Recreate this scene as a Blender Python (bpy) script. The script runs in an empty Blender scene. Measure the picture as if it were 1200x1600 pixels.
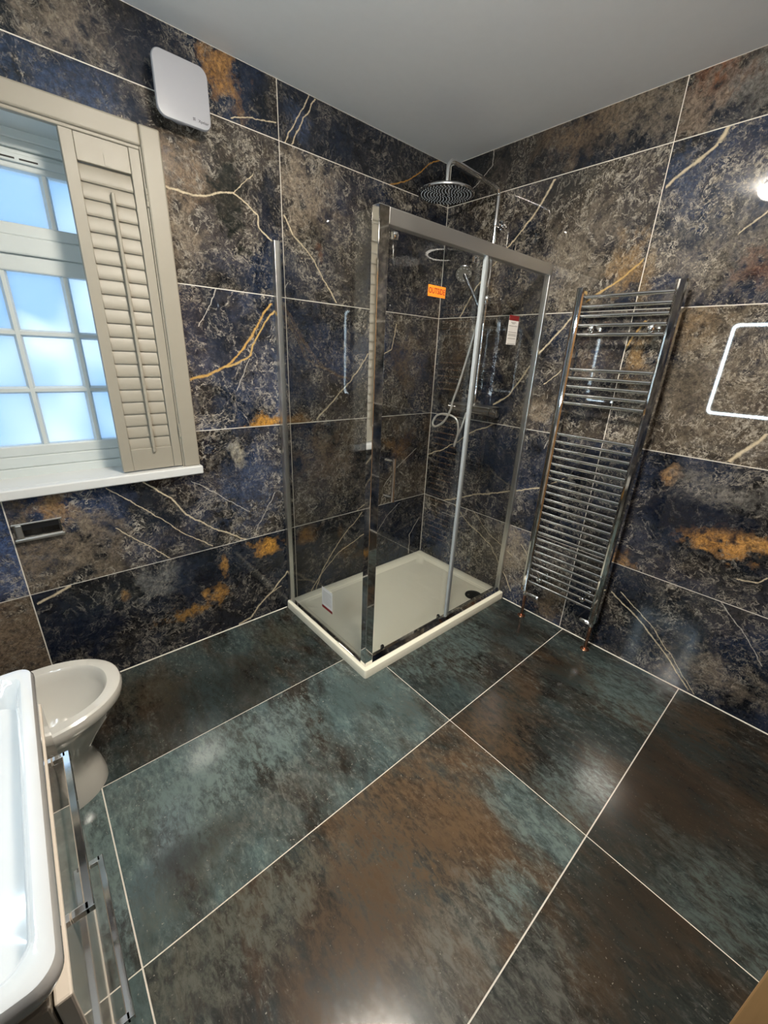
import bpy, bmesh, math, random
from mathutils import Vector, Matrix
random.seed(4)
scene = bpy.context.scene
COL = scene.collection
PI = math.pi

# ------------------------------------------------------------------ camera
CAM = Vector((2.1785, 1.9713, 1.4774)); FPX = 634.2812
_y, _p, _r = (math.radians(a) for a in (-131.993, -20.9871, 2.5552))
FW = Vector((math.cos(_y)*math.cos(_p), math.sin(_y)*math.cos(_p), math.sin(_p)))
_rt = FW.cross(Vector((0, 0, 1))).normalized(); _up = _rt.cross(FW)
RT = math.cos(_r)*_rt + math.sin(_r)*_up
UP = -math.sin(_r)*_rt + math.cos(_r)*_up
cd = bpy.data.cameras.new('camera'); cam = bpy.data.objects.new('camera', cd); COL.objects.link(cam)
cd.sensor_fit = 'HORIZONTAL'; cd.sensor_width = 36.0; cd.lens = FPX/1200*36.0; cd.clip_start = 0.02
cam.matrix_world = Matrix(((RT.x, UP.x, -FW.x, CAM.x), (RT.y, UP.y, -FW.y, CAM.y), (RT.z, UP.z, -FW.z, CAM.z), (0, 0, 0, 1)))
scene.camera = cam

def bp(u, v, ax, val):
    """a photo pixel's direction cut with the plane (axis = value) of the wall or floor it lies on"""
    d = FW + (u-600)/FPX*RT + (800-v)/FPX*UP
    t = (val-CAM[ax])/d[ax]
    return CAM + t*d

# ------------------------------------------------------------------ world, exposure
scene.view_settings.view_transform = 'Standard'; scene.view_settings.look = 'None'
scene.view_settings.gamma = 1.0; scene.view_settings.use_curve_mapping = False
scene.view_settings.exposure = 1.15
scene.cycles.use_denoising = True
scene.cycles.max_bounces = 12; scene.cycles.glossy_bounces = 6; scene.cycles.transparent_max_bounces = 24
scene.cycles.diffuse_bounces = 5; scene.cycles.sample_clamp_indirect = 6.0
scene.cycles.caustics_refractive = False

SKY_STRENGTH = 1.05
w = bpy.data.worlds.new('sky'); scene.world = w; w.use_nodes = True
nt = w.node_tree; nt.nodes.clear()
_o = nt.nodes.new('ShaderNodeOutputWorld'); _b = nt.nodes.new('ShaderNodeBackground')
_tc = nt.nodes.new('ShaderNodeTexCoord'); _n = nt.nodes.new('ShaderNodeTexNoise'); _cr = nt.nodes.new('ShaderNodeValToRGB')
_n.inputs['Scale'].default_value = 5.5; _n.inputs['Detail'].default_value = 1.0; _n.inputs['Distortion'].default_value = 0.6
_cr.color_ramp.elements[0].position = 0.44; _cr.color_ramp.elements[0].color = (0.085, 0.25, 0.50, 1)
_cr.color_ramp.elements[1].position = 0.68; _cr.color_ramp.elements[1].color = (0.80, 0.88, 0.92, 1)
nt.links.new(_tc.outputs['Generated'], _n.inputs['Vector']); nt.links.new(_n.outputs['Fac'], _cr.inputs['Fac'])
nt.links.new(_cr.outputs['Color'], _b.inputs['Color']); _b.inputs['Strength'].default_value = SKY_STRENGTH
nt.links.new(_b.outputs[0], _o.inputs['Surface'])

LAMP_STRENGTH = 76.0   # the opal diffuser of the ceiling light
LED_STRENGTH = 50.0    # the light band of the mirror

# ------------------------------------------------------------------ helpers
def tag(o, label=None, cat=None, group=None, kind=None):
    if label: o['label'] = label
    if cat: o['category'] = cat
    if group: o['group'] = group
    if kind: o['kind'] = kind
    return o

def thing(name, loc, label, cat, group=None, kind=None):
    e = bpy.data.objects.new(name, None); COL.objects.link(e); e.location = loc; e.empty_display_size = 0.05
    return tag(e, label, cat, group, kind)

def attach(o, parent):
    if parent is not None:
        o.parent = parent
        # top-level empties are only translated; meshes sit in world coordinates
        root = parent
        while root.parent: root = root.parent
        if parent.parent is None:
            o.matrix_parent_inverse = Matrix.Translation(-parent.location)
        else:
            o.matrix_parent_inverse = Matrix.Translation(-parent.location)
    return o

class MB:
    """collects shapes into one mesh object"""
    def __init__(s): s.v = []; s.f = []; s.m = []; s.sm = []
    def add(s, vs, fs, mat=0, smooth=False):
        n = len(s.v); s.v += [tuple(p) for p in vs]
        for f in fs:
            s.f.append([n+i for i in f]); s.m.append(mat); s.sm.append(smooth)
        return s
    def box(s, x0, x1, y0, y1, z0, z1, mat=0):
        vs = [(x, y, z) for z in (z0, z1) for y in (y0, y1) for x in (x0, x1)]
        return s.add(vs, [(0, 2, 3, 1), (4, 5, 7, 6), (0, 1, 5, 4), (2, 6, 7, 3), (0, 4, 6, 2), (1, 3, 7, 5)], mat)
    def rbox(s, x0, x1, y0, y1, z0, z1, r=0.003, seg=2, mat=0, M=None):
        bm = bmesh.new(); bmesh.ops.create_cube(bm, size=1.0)
        for v in bm.verts:
            v.co = Vector(((x0+x1)/2+v.co.x*(x1-x0), (y0+y1)/2+v.co.y*(y1-y0), (z0+z1)/2+v.co.z*(z1-z0)))
        bmesh.ops.bevel(bm, geom=list(bm.edges), offset=r, segments=seg, affect='EDGES', profile=0.5)
        if M is not None: bmesh.ops.transform(bm, matrix=M, verts=bm.verts)
        bm.verts.index_update()
        s.add([v.co.copy() for v in bm.verts], [[v.index for v in f.verts] for f in bm.faces], mat, False)
        bm.free(); return s
    def loft(s, loops, mat=0, cap0=True, cap1=True, smooth=True, closed=True):
        n = len(loops[0]); base = [p for L in loops for p in L]; fs = []
        for k in range(len(loops)-1):
            for i in range(n if closed else n-1):
                j = (i+1) % n
                fs.append((k*n+i, k*n+j, (k+1)*n+j, (k+1)*n+i))
        if cap0: fs.append(tuple(reversed(range(n))))
        if cap1: fs.append(tuple((len(loops)-1)*n+i for i in range(n)))
        return s.add(base, fs, mat, smooth)
    def tube(s, path, r, n=12, mat=0, cap=True, smooth=True):
        P = [Vector(p) for p in path]; R = r if isinstance(r, (list, tuple)) else [r]*len(P)
        loops = []; nrm = None
        for i, p in enumerate(P):
            t = (P[min(i+1, len(P)-1)]-P[max(i-1, 0)]).normalized()
            if nrm is None:
                a = Vector((0, 0, 1)) if abs(t.z) < 0.9 else Vector((1, 0, 0)); nrm = t.cross(a).normalized()
            nrm = (nrm - t*nrm.dot(t)).normalized(); b = t.cross(nrm)
            loops.append([p + R[i]*(math.cos(2*PI*k/n)*nrm + math.sin(2*PI*k/n)*b) for k in range(n)])
        return s.loft(loops, mat, cap, cap, smooth)
    def lathe(s, c, axis, prof, n=32, mat=0, smooth=True, cap=True):
        """prof: list of (radius, distance along axis)"""
        a = Vector(axis).normalized(); h = Vector((0, 0, 1)) if abs(a.z) < 0.9 else Vector((1, 0, 0))
        u = a.cross(h).normalized(); v = a.cross(u); c = Vector(c)
        return s.loft([[c+a*d+r*(math.cos(2*PI*k/n)*u+math.sin(2*PI*k/n)*v) for k in range(n)] for r, d in prof], mat, cap, cap, smooth)
    def build(s, name, mats, parent=None, loc=None, autosmooth=True):
        me = bpy.data.meshes.new(name); me.from_pydata(s.v, [], s.f); me.update()
        mats = mats if isinstance(mats, (list, tuple)) else [mats]
        for m in mats: me.materials.append(m)
        for p, m, sm in zip(me.polygons, s.m, s.sm): p.material_index = m; p.use_smooth = sm
        bm = bmesh.new(); bm.from_mesh(me); bmesh.ops.recalc_face_normals(bm, faces=bm.faces)
        for e in bm.edges:
            if len(e.link_faces) == 2 and e.calc_face_angle(0) > math.radians(38): e.smooth = False
        bm.to_mesh(me); bm.free()
        o = bpy.data.objects.new(name, me); COL.objects.link(o)
        if loc is not None: o.location = loc
        return attach(o, parent)

def instance(name, me, parent, loc):
    o = bpy.data.objects.new(name, me); COL.objects.link(o); o.location = loc
    return attach(o, parent)

def bez(pts, n=8):
    """smooth Catmull-Rom path through points"""
    P = [Vector(p) for p in pts]; P = [2*P[0]-P[1]] + P + [2*P[-1]-P[-2]]; out = []
    for i in range(1, len(P)-2):
        for k in range(n):
            t = k/n; a, b, c, d = P[i-1:i+3]
            out.append(0.5*((2*b)+(c-a)*t+(2*a-5*b+4*c-d)*t*t+(3*b-a-3*c+d)*t**3))
    out.append(P[-2]); return out

def text_mesh(txt, size, M, name, mat, parent, extrude=0.0002, bold=False):
    cu = bpy.data.curves.new(name, 'FONT'); cu.body = txt; cu.size = size; cu.extrude = extrude
    cu.align_x = 'CENTER'; cu.align_y = 'CENTER'; cu.resolution_u = 3
    if bold: cu.offset = 0.00035
    t = bpy.data.objects.new(name, cu); COL.objects.link(t)
    dg = bpy.context.evaluated_depsgraph_get(); me = bpy.data.meshes.new_from_object(t.evaluated_get(dg))
    COL.objects.unlink(t); bpy.data.objects.remove(t)
    me.transform(M); me.materials.clear(); me.materials.append(mat); me.name = name
    o = bpy.data.objects.new(name, me); COL.objects.link(o)
    return attach(o, parent)

# ------------------------------------------------------------------ materials
def nodes(m):
    m.use_nodes = True; t = m.node_tree; t.nodes.clear()
    o = t.nodes.new('ShaderNodeOutputMaterial'); b = t.nodes.new('ShaderNodeBsdfPrincipled')
    t.links.new(b.outputs[0], o.inputs['Surface']); return t, b, o

def pmat(name, col, rough=0.4, metal=0.0, coat=0.0, var=0.06, scale=30.0, bump=0.0, spec=0.5, emis=None, estr=0.0):
    m = bpy.data.materials.new(name); t, b, o = nodes(m)
    tc = t.nodes.new('ShaderNodeTexCoord'); nz = t.nodes.new('ShaderNodeTexNoise')
    nz.inputs['Scale'].default_value = scale; nz.inputs['Detail'].default_value = 4
    t.links.new(tc.outputs['Object'], nz.inputs['Vector'])
    mx = t.nodes.new('ShaderNodeMix'); mx.data_type = 'RGBA'
    mx.inputs[6].default_value = tuple(c*(1-var) for c in col)+(1,); mx.inputs[7].default_value = tuple(min(1, c*(1+var)) for c in col)+(1,)
    t.links.new(nz.outputs['Fac'], mx.inputs[0]); t.links.new(mx.outputs[2], b.inputs['Base Color'])
    mr = t.nodes.new('ShaderNodeMapRange'); mr.inputs[3].default_value = rough*0.85; mr.inputs[4].default_value = rough*1.15
    t.links.new(nz.outputs['Fac'], mr.inputs[0]); t.links.new(mr.outputs[0], b.inputs['Roughness'])
    b.inputs['Metallic'].default_value = metal; b.inputs['Coat Weight'].default_value = coat; b.inputs['Coat Roughness'].default_value = 0.03
    b.inputs['Specular IOR Level'].default_value = spec
    if bump:
        bu = t.nodes.new('ShaderNodeBump'); bu.inputs['Strength'].default_value = bump; bu.inputs['Distance'].default_value = 0.002
        t.links.new(nz.outputs['Fac'], bu.inputs['Height']); t.links.new(bu.outputs[0], b.inputs['Normal'])
    if emis:
        b.inputs['Emission Color'].default_value = tuple(emis)+(1,); b.inputs['Emission Strength'].default_value = estr
    return m

def glass_mat(name, tint, extra=0.0):
    m = bpy.data.materials.new(name); m.use_nodes = True; t = m.node_tree; t.nodes.clear()
    o = t.nodes.new('ShaderNodeOutputMaterial'); mx = t.nodes.new('ShaderNodeMixShader')
    tr = t.nodes.new('ShaderNodeBsdfTransparent'); gl = t.nodes.new('ShaderNodeBsdfGlossy')
    tr.inputs[0].default_value = tuple(tint)+(1,); gl.inputs['Roughness'].default_value = 0.0
    lw = t.nodes.new('ShaderNodeLayerWeight'); lw.inputs[0].default_value = 0.5
    pw = t.nodes.new('ShaderNodeMath'); pw.operation = 'POWER'; pw.inputs[1].default_value = 5.0
    ma = t.nodes.new('ShaderNodeMath'); ma.operation = 'MULTIPLY_ADD'; ma.inputs[1].default_value = 0.95; ma.inputs[2].default_value = 0.045+extra
    t.links.new(lw.outputs['Facing'], pw.inputs[0]); t.links.new(pw.outputs[0], ma.inputs[0])
    t.links.new(ma.outputs[0], mx.inputs[0]); t.links.new(tr.outputs[0], mx.inputs[1]); t.links.new(gl.outputs[0], mx.inputs[2])
    t.links.new(mx.outputs[0], o.inputs['Surface']); return m

def frosted_mat(name):
    m = bpy.data.materials.new(name); m.use_nodes = True; t = m.node_tree; t.nodes.clear()
    o = t.nodes.new('ShaderNodeOutputMaterial')
    tr = t.nodes.new('ShaderNodeBsdfTransparent'); tl = t.nodes.new('ShaderNodeBsdfTranslucent'); gl = t.nodes.new('ShaderNodeBsdfGlossy')
    tr.inputs[0].default_value = (0.93, 0.97, 1, 1); tl.inputs[0].default_value = (0.95, 0.98, 1, 1); gl.inputs['Roughness'].default_value = 0.15
    a = t.nodes.new('ShaderNodeMixShader'); a.inputs[0].default_value = 0.35
    b = t.nodes.new('ShaderNodeMixShader'); b.inputs[0].default_value = 0.05
    t.links.new(tr.outputs[0], a.inputs[1]); t.links.new(tl.outputs[0], a.inputs[2])
    t.links.new(a.outputs[0], b.inputs[1]); t.links.new(gl.outputs[0], b.inputs[2]); t.links.new(b.outputs[0], o.inputs['Surface'])
    return m

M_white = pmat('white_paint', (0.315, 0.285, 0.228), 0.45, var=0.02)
M_frame = pmat('window_paint', (0.60, 0.64, 0.625), 0.4, var=0.02)
M_sill = pmat('sill_paint_lit', (0.70, 0.70, 0.68), 0.35, var=0.02)  # lighter copy of the white paint; light on the sill put into the colour
M_hose = pmat('hose_silver', (0.78, 0.76, 0.71), 0.32, metal=0.55, var=0.03)
M_ceil = pmat('ceiling_paint', (0.92, 0.92, 0.92), 0.8, var=0.02)
M_grout = pmat('grout', (0.80, 0.75, 0.66), 0.8, var=0.08, scale=200)
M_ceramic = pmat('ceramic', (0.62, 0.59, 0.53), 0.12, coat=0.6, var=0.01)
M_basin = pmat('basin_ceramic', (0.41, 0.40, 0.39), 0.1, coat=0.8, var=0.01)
M_tray = pmat('tray_acrylic', (0.97, 0.93, 0.77), 0.22, var=0.01)
M_chrome = pmat('chrome', (0.80, 0.80, 0.80), 0.06, metal=1.0, var=0.02)
M_alu = pmat('polished_aluminium', (0.80, 0.79, 0.77), 0.05, metal=1.0, var=0.02, scale=12)
M_satin = pmat('satin_aluminium', (0.74, 0.73, 0.70), 0.34, metal=1.0, var=0.02, scale=12)
M_seal = pmat('clear_seal', (0.36, 0.39, 0.40), 0.25, var=0.05)
M_copper = pmat('copper', (0.48, 0.25, 0.16), 0.25, metal=1.0, var=0.15)
M_plastic = pmat('white_plastic', (0.38, 0.385, 0.415), 0.25, var=0.01)
M_black = pmat('black_plastic', (0.012, 0.012, 0.013), 0.3)
M_darkchrome = pmat('dark_chrome', (0.20, 0.20, 0.21), 0.12, metal=1.0)
M_nozzle = pmat('nozzle_rubber', (0.75, 0.77, 0.78), 0.4)
M_gloss = pmat('gloss_drawer', (0.62, 0.55, 0.47), 0.08, coat=0.9, var=0.02)
M_cab = pmat('cabinet_board', (0.30, 0.26, 0.21), 0.25, coat=0.3, var=0.03)
M_slot = pmat('slot_dark', (0.02, 0.018, 0.015), 0.6)
M_orange = pmat('orange_sticker', (0.95, 0.26, 0.02), 0.5, var=0.02)
M_red = pmat('dark_red_ink', (0.25, 0.012, 0.012), 0.5)
M_paper = pmat('label_paper', (0.93, 0.91, 0.87), 0.6, var=0.02)
M_ink = pmat('grey_ink', (0.35, 0.32, 0.29), 0.6)
M_logo = pmat('logo_ink', (0.05, 0.05, 0.06), 0.5)
M_mirror = pmat('mirror_silver', (0.9, 0.9, 0.9), 0.01, metal=1.0, var=0.0)
M_led = pmat('led_band', (0.9, 0.95, 1.0), 0.5, emis=(0.72, 0.90, 1.0), estr=LED_STRENGTH)
M_lens = pmat('lamp_lens', (1, 0.95, 0.85), 0.5, emis=(1.0, 0.915, 0.79), estr=LAMP_STRENGTH)
M_glass = glass_mat('shower_glass', (0.985, 0.992, 0.988), 0.018)
M_frost = frosted_mat('frosted_glass')
M_plaster = pmat('blocker_plaster', (0.6, 0.58, 0.54), 0.8)

def oak():
    m = bpy.data.materials.new('oak'); t, b, o = nodes(m)
    tc = t.nodes.new('ShaderNodeTexCoord'); mp = t.nodes.new('ShaderNodeMapping'); mp.inputs['Scale'].default_value = (14, 14, 1.2)
    wv = t.nodes.new('ShaderNodeTexNoise'); wv.inputs['Scale'].default_value = 3; wv.inputs['Detail'].default_value = 6; wv.inputs['Distortion'].default_value = 0.8
    cr = t.nodes.new('ShaderNodeValToRGB'); cr.color_ramp.elements[0].color = (0.30, 0.15, 0.055, 1); cr.color_ramp.elements[1].color = (0.48, 0.27, 0.11, 1)
    t.links.new(tc.outputs['Object'], mp.inputs[0]); t.links.new(mp.outputs[0], wv.inputs['Vector']); t.links.new(wv.outputs['Fac'], cr.inputs[0]); t.links.new(cr.outputs[0], b.inputs['Base Color'])
    b.inputs['Roughness'].default_value = 0.4; return m
M_oak = oak()

# ---- stone print: a shared node group, then veins and patches of each tile on top
def gnode(t, kind, **kw):
    n = t.nodes.new(kind)
    for k, v in kw.items(): setattr(n, k, v)
    return n
def noise(t, vec, scale, detail=4, rough=0.55, dist=0.0):
    n = t.nodes.new('ShaderNodeTexNoise'); n.inputs['Scale'].default_value = scale; n.inputs['Detail'].default_value = detail
    n.inputs['Roughness'].default_value = rough; n.inputs['Distortion'].default_value = dist
    t.links.new(vec, n.inputs['Vector']); return n.outputs['Fac']
def mrange(t, val, a, b, c=0.0, d=1.0, smooth=False, clamp=True):
    n = t.nodes.new('ShaderNodeMapRange'); n.clamp = clamp
    if smooth: n.interpolation_type = 'SMOOTHSTEP'
    for i, x in zip((1, 2, 3, 4), (a, b, c, d)): n.inputs[i].default_value = x
    t.links.new(val, n.inputs[0]); return n.outputs[0]
def math_(t, op, a, b=None, c=None):
    n = t.nodes.new('ShaderNodeMath'); n.operation = op
    for i, x in enumerate((a, b, c)):
        if x is None: continue
        if isinstance(x, (int, float)): n.inputs[i].default_value = x
        else: t.links.new(x, n.inputs[i])
    return n.outputs[0]
def mixc(t, fac, a, b, blend='MIX'):
    n = t.nodes.new('ShaderNodeMix'); n.data_type = 'RGBA'; n.blend_type = blend
    for i, x in ((0, fac), (6, a), (7, b)):
        if isinstance(x, (int, float)): n.inputs[i].default_value = x
        elif isinstance(x, tuple): n.inputs[i].default_value = x if len(x) == 4 else x+(1,)
        else: t.links.new(x, n.inputs[i])
    return n.outputs[2]

def marble_group():
    g = bpy.data.node_groups.new('marble', 'ShaderNodeTree')
    for nm, ty, dv in (('Vector', 'NodeSocketVector', None), ('Blue', 'NodeSocketFloat', 0.5), ('Brown', 'NodeSocketFloat', 0.5), ('Speckle', 'NodeSocketFloat', 0.5), ('Hair', 'NodeSocketFloat', 0.5), ('Value', 'NodeSocketFloat', 1.0)):
        s = g.interface.new_socket(nm, in_out='INPUT', socket_type=ty)
        if dv is not None: s.default_value = dv
    g.interface.new_socket('Color', in_out='OUTPUT', socket_type='NodeSocketColor')
    gi = g.nodes.new('NodeGroupInput'); go = g.nodes.new('NodeGroupOutput'); I = gi.outputs
    V = I['Vector']
    # domain warp
    wn = g.nodes.new('ShaderNodeTexNoise'); wn.inputs['Scale'].default_value = 7; wn.inputs['Detail'].default_value = 4; g.links.new(V, wn.inputs['Vector'])
    sc = g.nodes.new('ShaderNodeVectorMath'); sc.operation = 'MULTIPLY_ADD'; sc.inputs[1].default_value = (0.16,)*3
    g.links.new(wn.outputs['Color'], sc.inputs[0]); g.links.new(V, sc.inputs[2]); W = sc.outputs[0]
    n1 = noise(g, W, 3.2, 6, 0.62); n2 = noise(g, W, 2.1, 5, 0.6, 0.5); n3 = noise(g, V, 38, 5, 0.7); n4 = noise(g, W, 5.5, 4, 0.6); n5 = noise(g, V, 120, 3, 0.65)
    # blue clouds in near-black ground
    bl = math_(g, 'MULTIPLY', mrange(g, n1, 0.42, 0.66), I['Blue'])
    c = mixc(g, bl, (0.009, 0.012, 0.018), (0.050, 0.075, 0.150))
    # brown-grey clouds
    br = math_(g, 'MULTIPLY', mrange(g, n2, 0.42, 0.60), I['Brown'])
    c = mixc(g, br, c, (0.105, 0.082, 0.058))
    # mid frequency mottling
    c = mixc(g, mrange(g, n3, 0.35, 0.68, 0.0, 0.65), c, mixc(g, 0.6, c, (0.0, 0.0, 0.0), 'MIX'))
    # pale flakes, strongest in clouds
    n6 = noise(g, V, 34, 7, 0.74, 0.8); n7 = noise(g, V, 90, 4, 0.7, 0.5)
    msk = mrange(g, n4, 0.36, 0.60, 0.12, 1.0)
    sp = math_(g, 'MULTIPLY', msk, I['Speckle'])
    c = mixc(g, math_(g, 'MINIMUM', math_(g, 'MULTIPLY', mrange(g, n6, 0.53, 0.64), math_(g, 'MULTIPLY', sp, 0.75)), 0.9), c, (0.28, 0.24, 0.18))
    c = mixc(g, math_(g, 'MINIMUM', math_(g, 'MULTIPLY', mrange(g, n7, 0.56, 0.66), sp), 0.95), c, (0.46, 0.40, 0.31))
    c = mixc(g, mrange(g, n6, 0.46, 0.36, 0.0, 0.75), c, (0.006, 0.007, 0.010))
    # thin pale network: ridges of warped noise
    r1 = noise(g, W, 7, 8, 0.66, 0.3); r2 = noise(g, W, 17, 6, 0.64, 0.6)
    h1 = math_(g, 'MULTIPLY', mrange(g, math_(g, 'ABSOLUTE', math_(g, 'SUBTRACT', r1, 0.5)), 0.017, 0.001), mrange(g, n2, 0.44, 0.56))
    h2 = math_(g, 'MULTIPLY', mrange(g, math_(g, 'ABSOLUTE', math_(g, 'SUBTRACT', r2, 0.5)), 0.030, 0.004), mrange(g, n4, 0.44, 0.60))
    hh = math_(g, 'MULTIPLY', math_(g, 'MULTIPLY', math_(g, 'MAXIMUM', h1, h2), mrange(g, n3, 0.38, 0.58)), I['Hair'])
    c = mixc(g, math_(g, 'MINIMUM', hh, 0.95), c, (0.62, 0.56, 0.47))
    mv = g.nodes.new('ShaderNodeVectorMath'); mv.operation = 'SCALE'; g.links.new(c, mv.inputs[0]); g.links.new(I['Value'], mv.inputs['Scale'])
    g.links.new(mv.outputs[0], go.inputs['Color']); return g
MARBLE = marble_group()

GOLD = (0.46, 0.23, 0.045); CREAM = (0.62, 0.52, 0.36); PALE = (0.50, 0.47, 0.42); SILVER = (0.24, 0.24, 0.25)
def marble_tile(name, seed, axis, blue, brown, speck, hair, val, veins=(), patches=()):
    """axis 0: wall x=0 (u=y), axis 1: wall y=0 (u=x).  veins: (points uv, width, colour); patches: (u, v, ru, rv, colour, strength)"""
    m = bpy.data.materials.new(name); t, b, o = nodes(m)
    tc = t.nodes.new('ShaderNodeTexCoord'); P = tc.outputs['Object']
    ad = t.nodes.new('ShaderNodeVectorMath'); ad.operation = 'ADD'; ad.inputs[1].default_value = (seed*3.7 % 50, seed*7.1 % 50, seed*1.9 % 50); t.links.new(P, ad.inputs[0])
    gr = t.nodes.new('ShaderNodeGroup'); gr.node_tree = MARBLE; t.links.new(ad.outputs[0], gr.inputs['Vector'])
    for k, x in (('Blue', blue), ('Brown', brown), ('Speckle', speck), ('Hair', hair), ('Value', val*0.86)): gr.inputs[k].default_value = x
    c = gr.outputs['Color']
    # irregular drawing for veins and patches
    jn = t.nodes.new('ShaderNodeTexNoise'); jn.inputs['Scale'].default_value = 14; jn.inputs['Detail'].default_value = 5; jn.inputs['Roughness'].default_value = 0.6; t.links.new(ad.outputs[0], jn.inputs['Vector'])
    j0 = t.nodes.new('ShaderNodeVectorMath'); j0.operation = 'SUBTRACT'; j0.inputs[1].default_value = (0.5,)*3; t.links.new(jn.outputs['Color'], j0.inputs[0])
    js = t.nodes.new('ShaderNodeVectorMath'); js.operation = 'MULTIPLY_ADD'; js.inputs[1].default_value = (0.030,)*3; t.links.new(j0.outputs[0], js.inputs[0]); t.links.new(P, js.inputs[2])
    sx = t.nodes.new('ShaderNodeSeparateXYZ'); t.links.new(js.outputs[0], sx.inputs[0]); U = sx.outputs[1 if axis == 0 else 0]; Z = sx.outputs[2]
    fine = noise(t, ad.outputs[0], 55, 4, 0.7)
    fine2 = noise(t, ad.outputs[0], 75, 6, 0.74, 0.7); pore = noise(t, ad.outputs[0], 28, 7, 0.72, 0.5)
    for (cu, cv, ru, rv, col, st) in patches:
        dark = max(col) < 0.06
        a = math_(t, 'MULTIPLY', math_(t, 'SUBTRACT', U, cu), 1/ru); bb = math_(t, 'MULTIPLY', math_(t, 'SUBTRACT', Z, cv), 1/rv)
        d = math_(t, 'SQRT', math_(t, 'ADD', math_(t, 'MULTIPLY', a, a), math_(t, 'MULTIPLY', bb, bb)))
        d = math_(t, 'ADD', d, math_(t, 'MULTIPLY', math_(t, 'SUBTRACT', jn.outputs['Fac'], 0.5), 4.0))
        if dark:
            f = math_(t, 'MULTIPLY', mrange(t, d, 1.05, 0.45), mrange(t, pore, 0.60, 0.42, st*0.55, st)); cc = col
        else:
            d = math_(t, 'ADD', d, math_(t, 'MULTIPLY', math_(t, 'SUBTRACT', pore, 0.5), 2.2))
            f = math_(t, 'MULTIPLY', mrange(t, d, 1.15, 0.35), mrange(t, pore, 0.37, 0.52, st*0.22, st))
            cc = mixc(t, mrange(t, fine2, 0.34, 0.66), tuple(x*0.38 for x in col), tuple(min(1, x*1.7) for x in col))
        c = mixc(t, f, c, cc)
    runs = []
    for (pts, wd, col) in veins:            # split each vein where its main direction changes
        cur = None
        for p0, p1 in zip(pts[:-1], pts[1:]):
            dm = abs(p1[1]-p0[1]) > abs(p1[0]-p0[0]); sg = (p1[1]-p0[1] if dm else p1[0]-p0[0]) > 0
            if cur and cur[0] == (dm, sg): cur[1].append(p1)
            else: cur = ((dm, sg), [p0, p1]); runs.append((cur[1], wd, col))
    for (pts, wd, col) in runs:
        wd *= 0.62
        us = [p[0] for p in pts]; vs = [p[1] for p in pts]
        flip = (max(vs)-min(vs)) > (max(us)-min(us))
        s, q = (Z, U) if flip else (U, Z); S, Q = (vs, us) if flip else (us, vs)
        pr = sorted(zip(S, Q)); s0, s1 = pr[0][0], pr[-1][0]; q0, q1 = min(Q)-0.01, max(Q)+0.01
        tt = mrange(t, s, s0, s1, clamp=False)
        fc = t.nodes.new('ShaderNodeFloatCurve'); cv = fc.mapping.curves[0]; pp = [((a-s0)/(s1-s0), (b_-q0)/(q1-q0)) for a, b_ in pr]
        cv.points[0].location = pp[0]; cv.points[1].location = pp[-1]
        for a in pp[1:-1]: cv.points.new(*a)
        for p_ in cv.points: p_.handle_type = 'VECTOR'
        fc.mapping.update(); t.links.new(tt, fc.inputs['Value'])
        f = mrange(t, fc.outputs[0], 0, 1, q0, q1, clamp=False)
        d = math_(t, 'ABSOLUTE', math_(t, 'SUBTRACT', q, f))
        ins = math_(t, 'MULTIPLY', math_(t, 'GREATER_THAN', tt, 0.0), math_(t, 'LESS_THAN', tt, 1.0))
        k = math_(t, 'MULTIPLY', mrange(t, d, wd*1.15, wd*0.35), math_(t, 'MULTIPLY', ins, mrange(t, fine, 0.30, 0.50, 0.55, 1.0)))
        c = mixc(t, k, c, col)
    t.links.new(c, b.inputs['Base Color'])
    b.inputs['Roughness'].default_value = 0.025; b.inputs['Specular IOR Level'].default_value = 0.5
    return m

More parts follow.
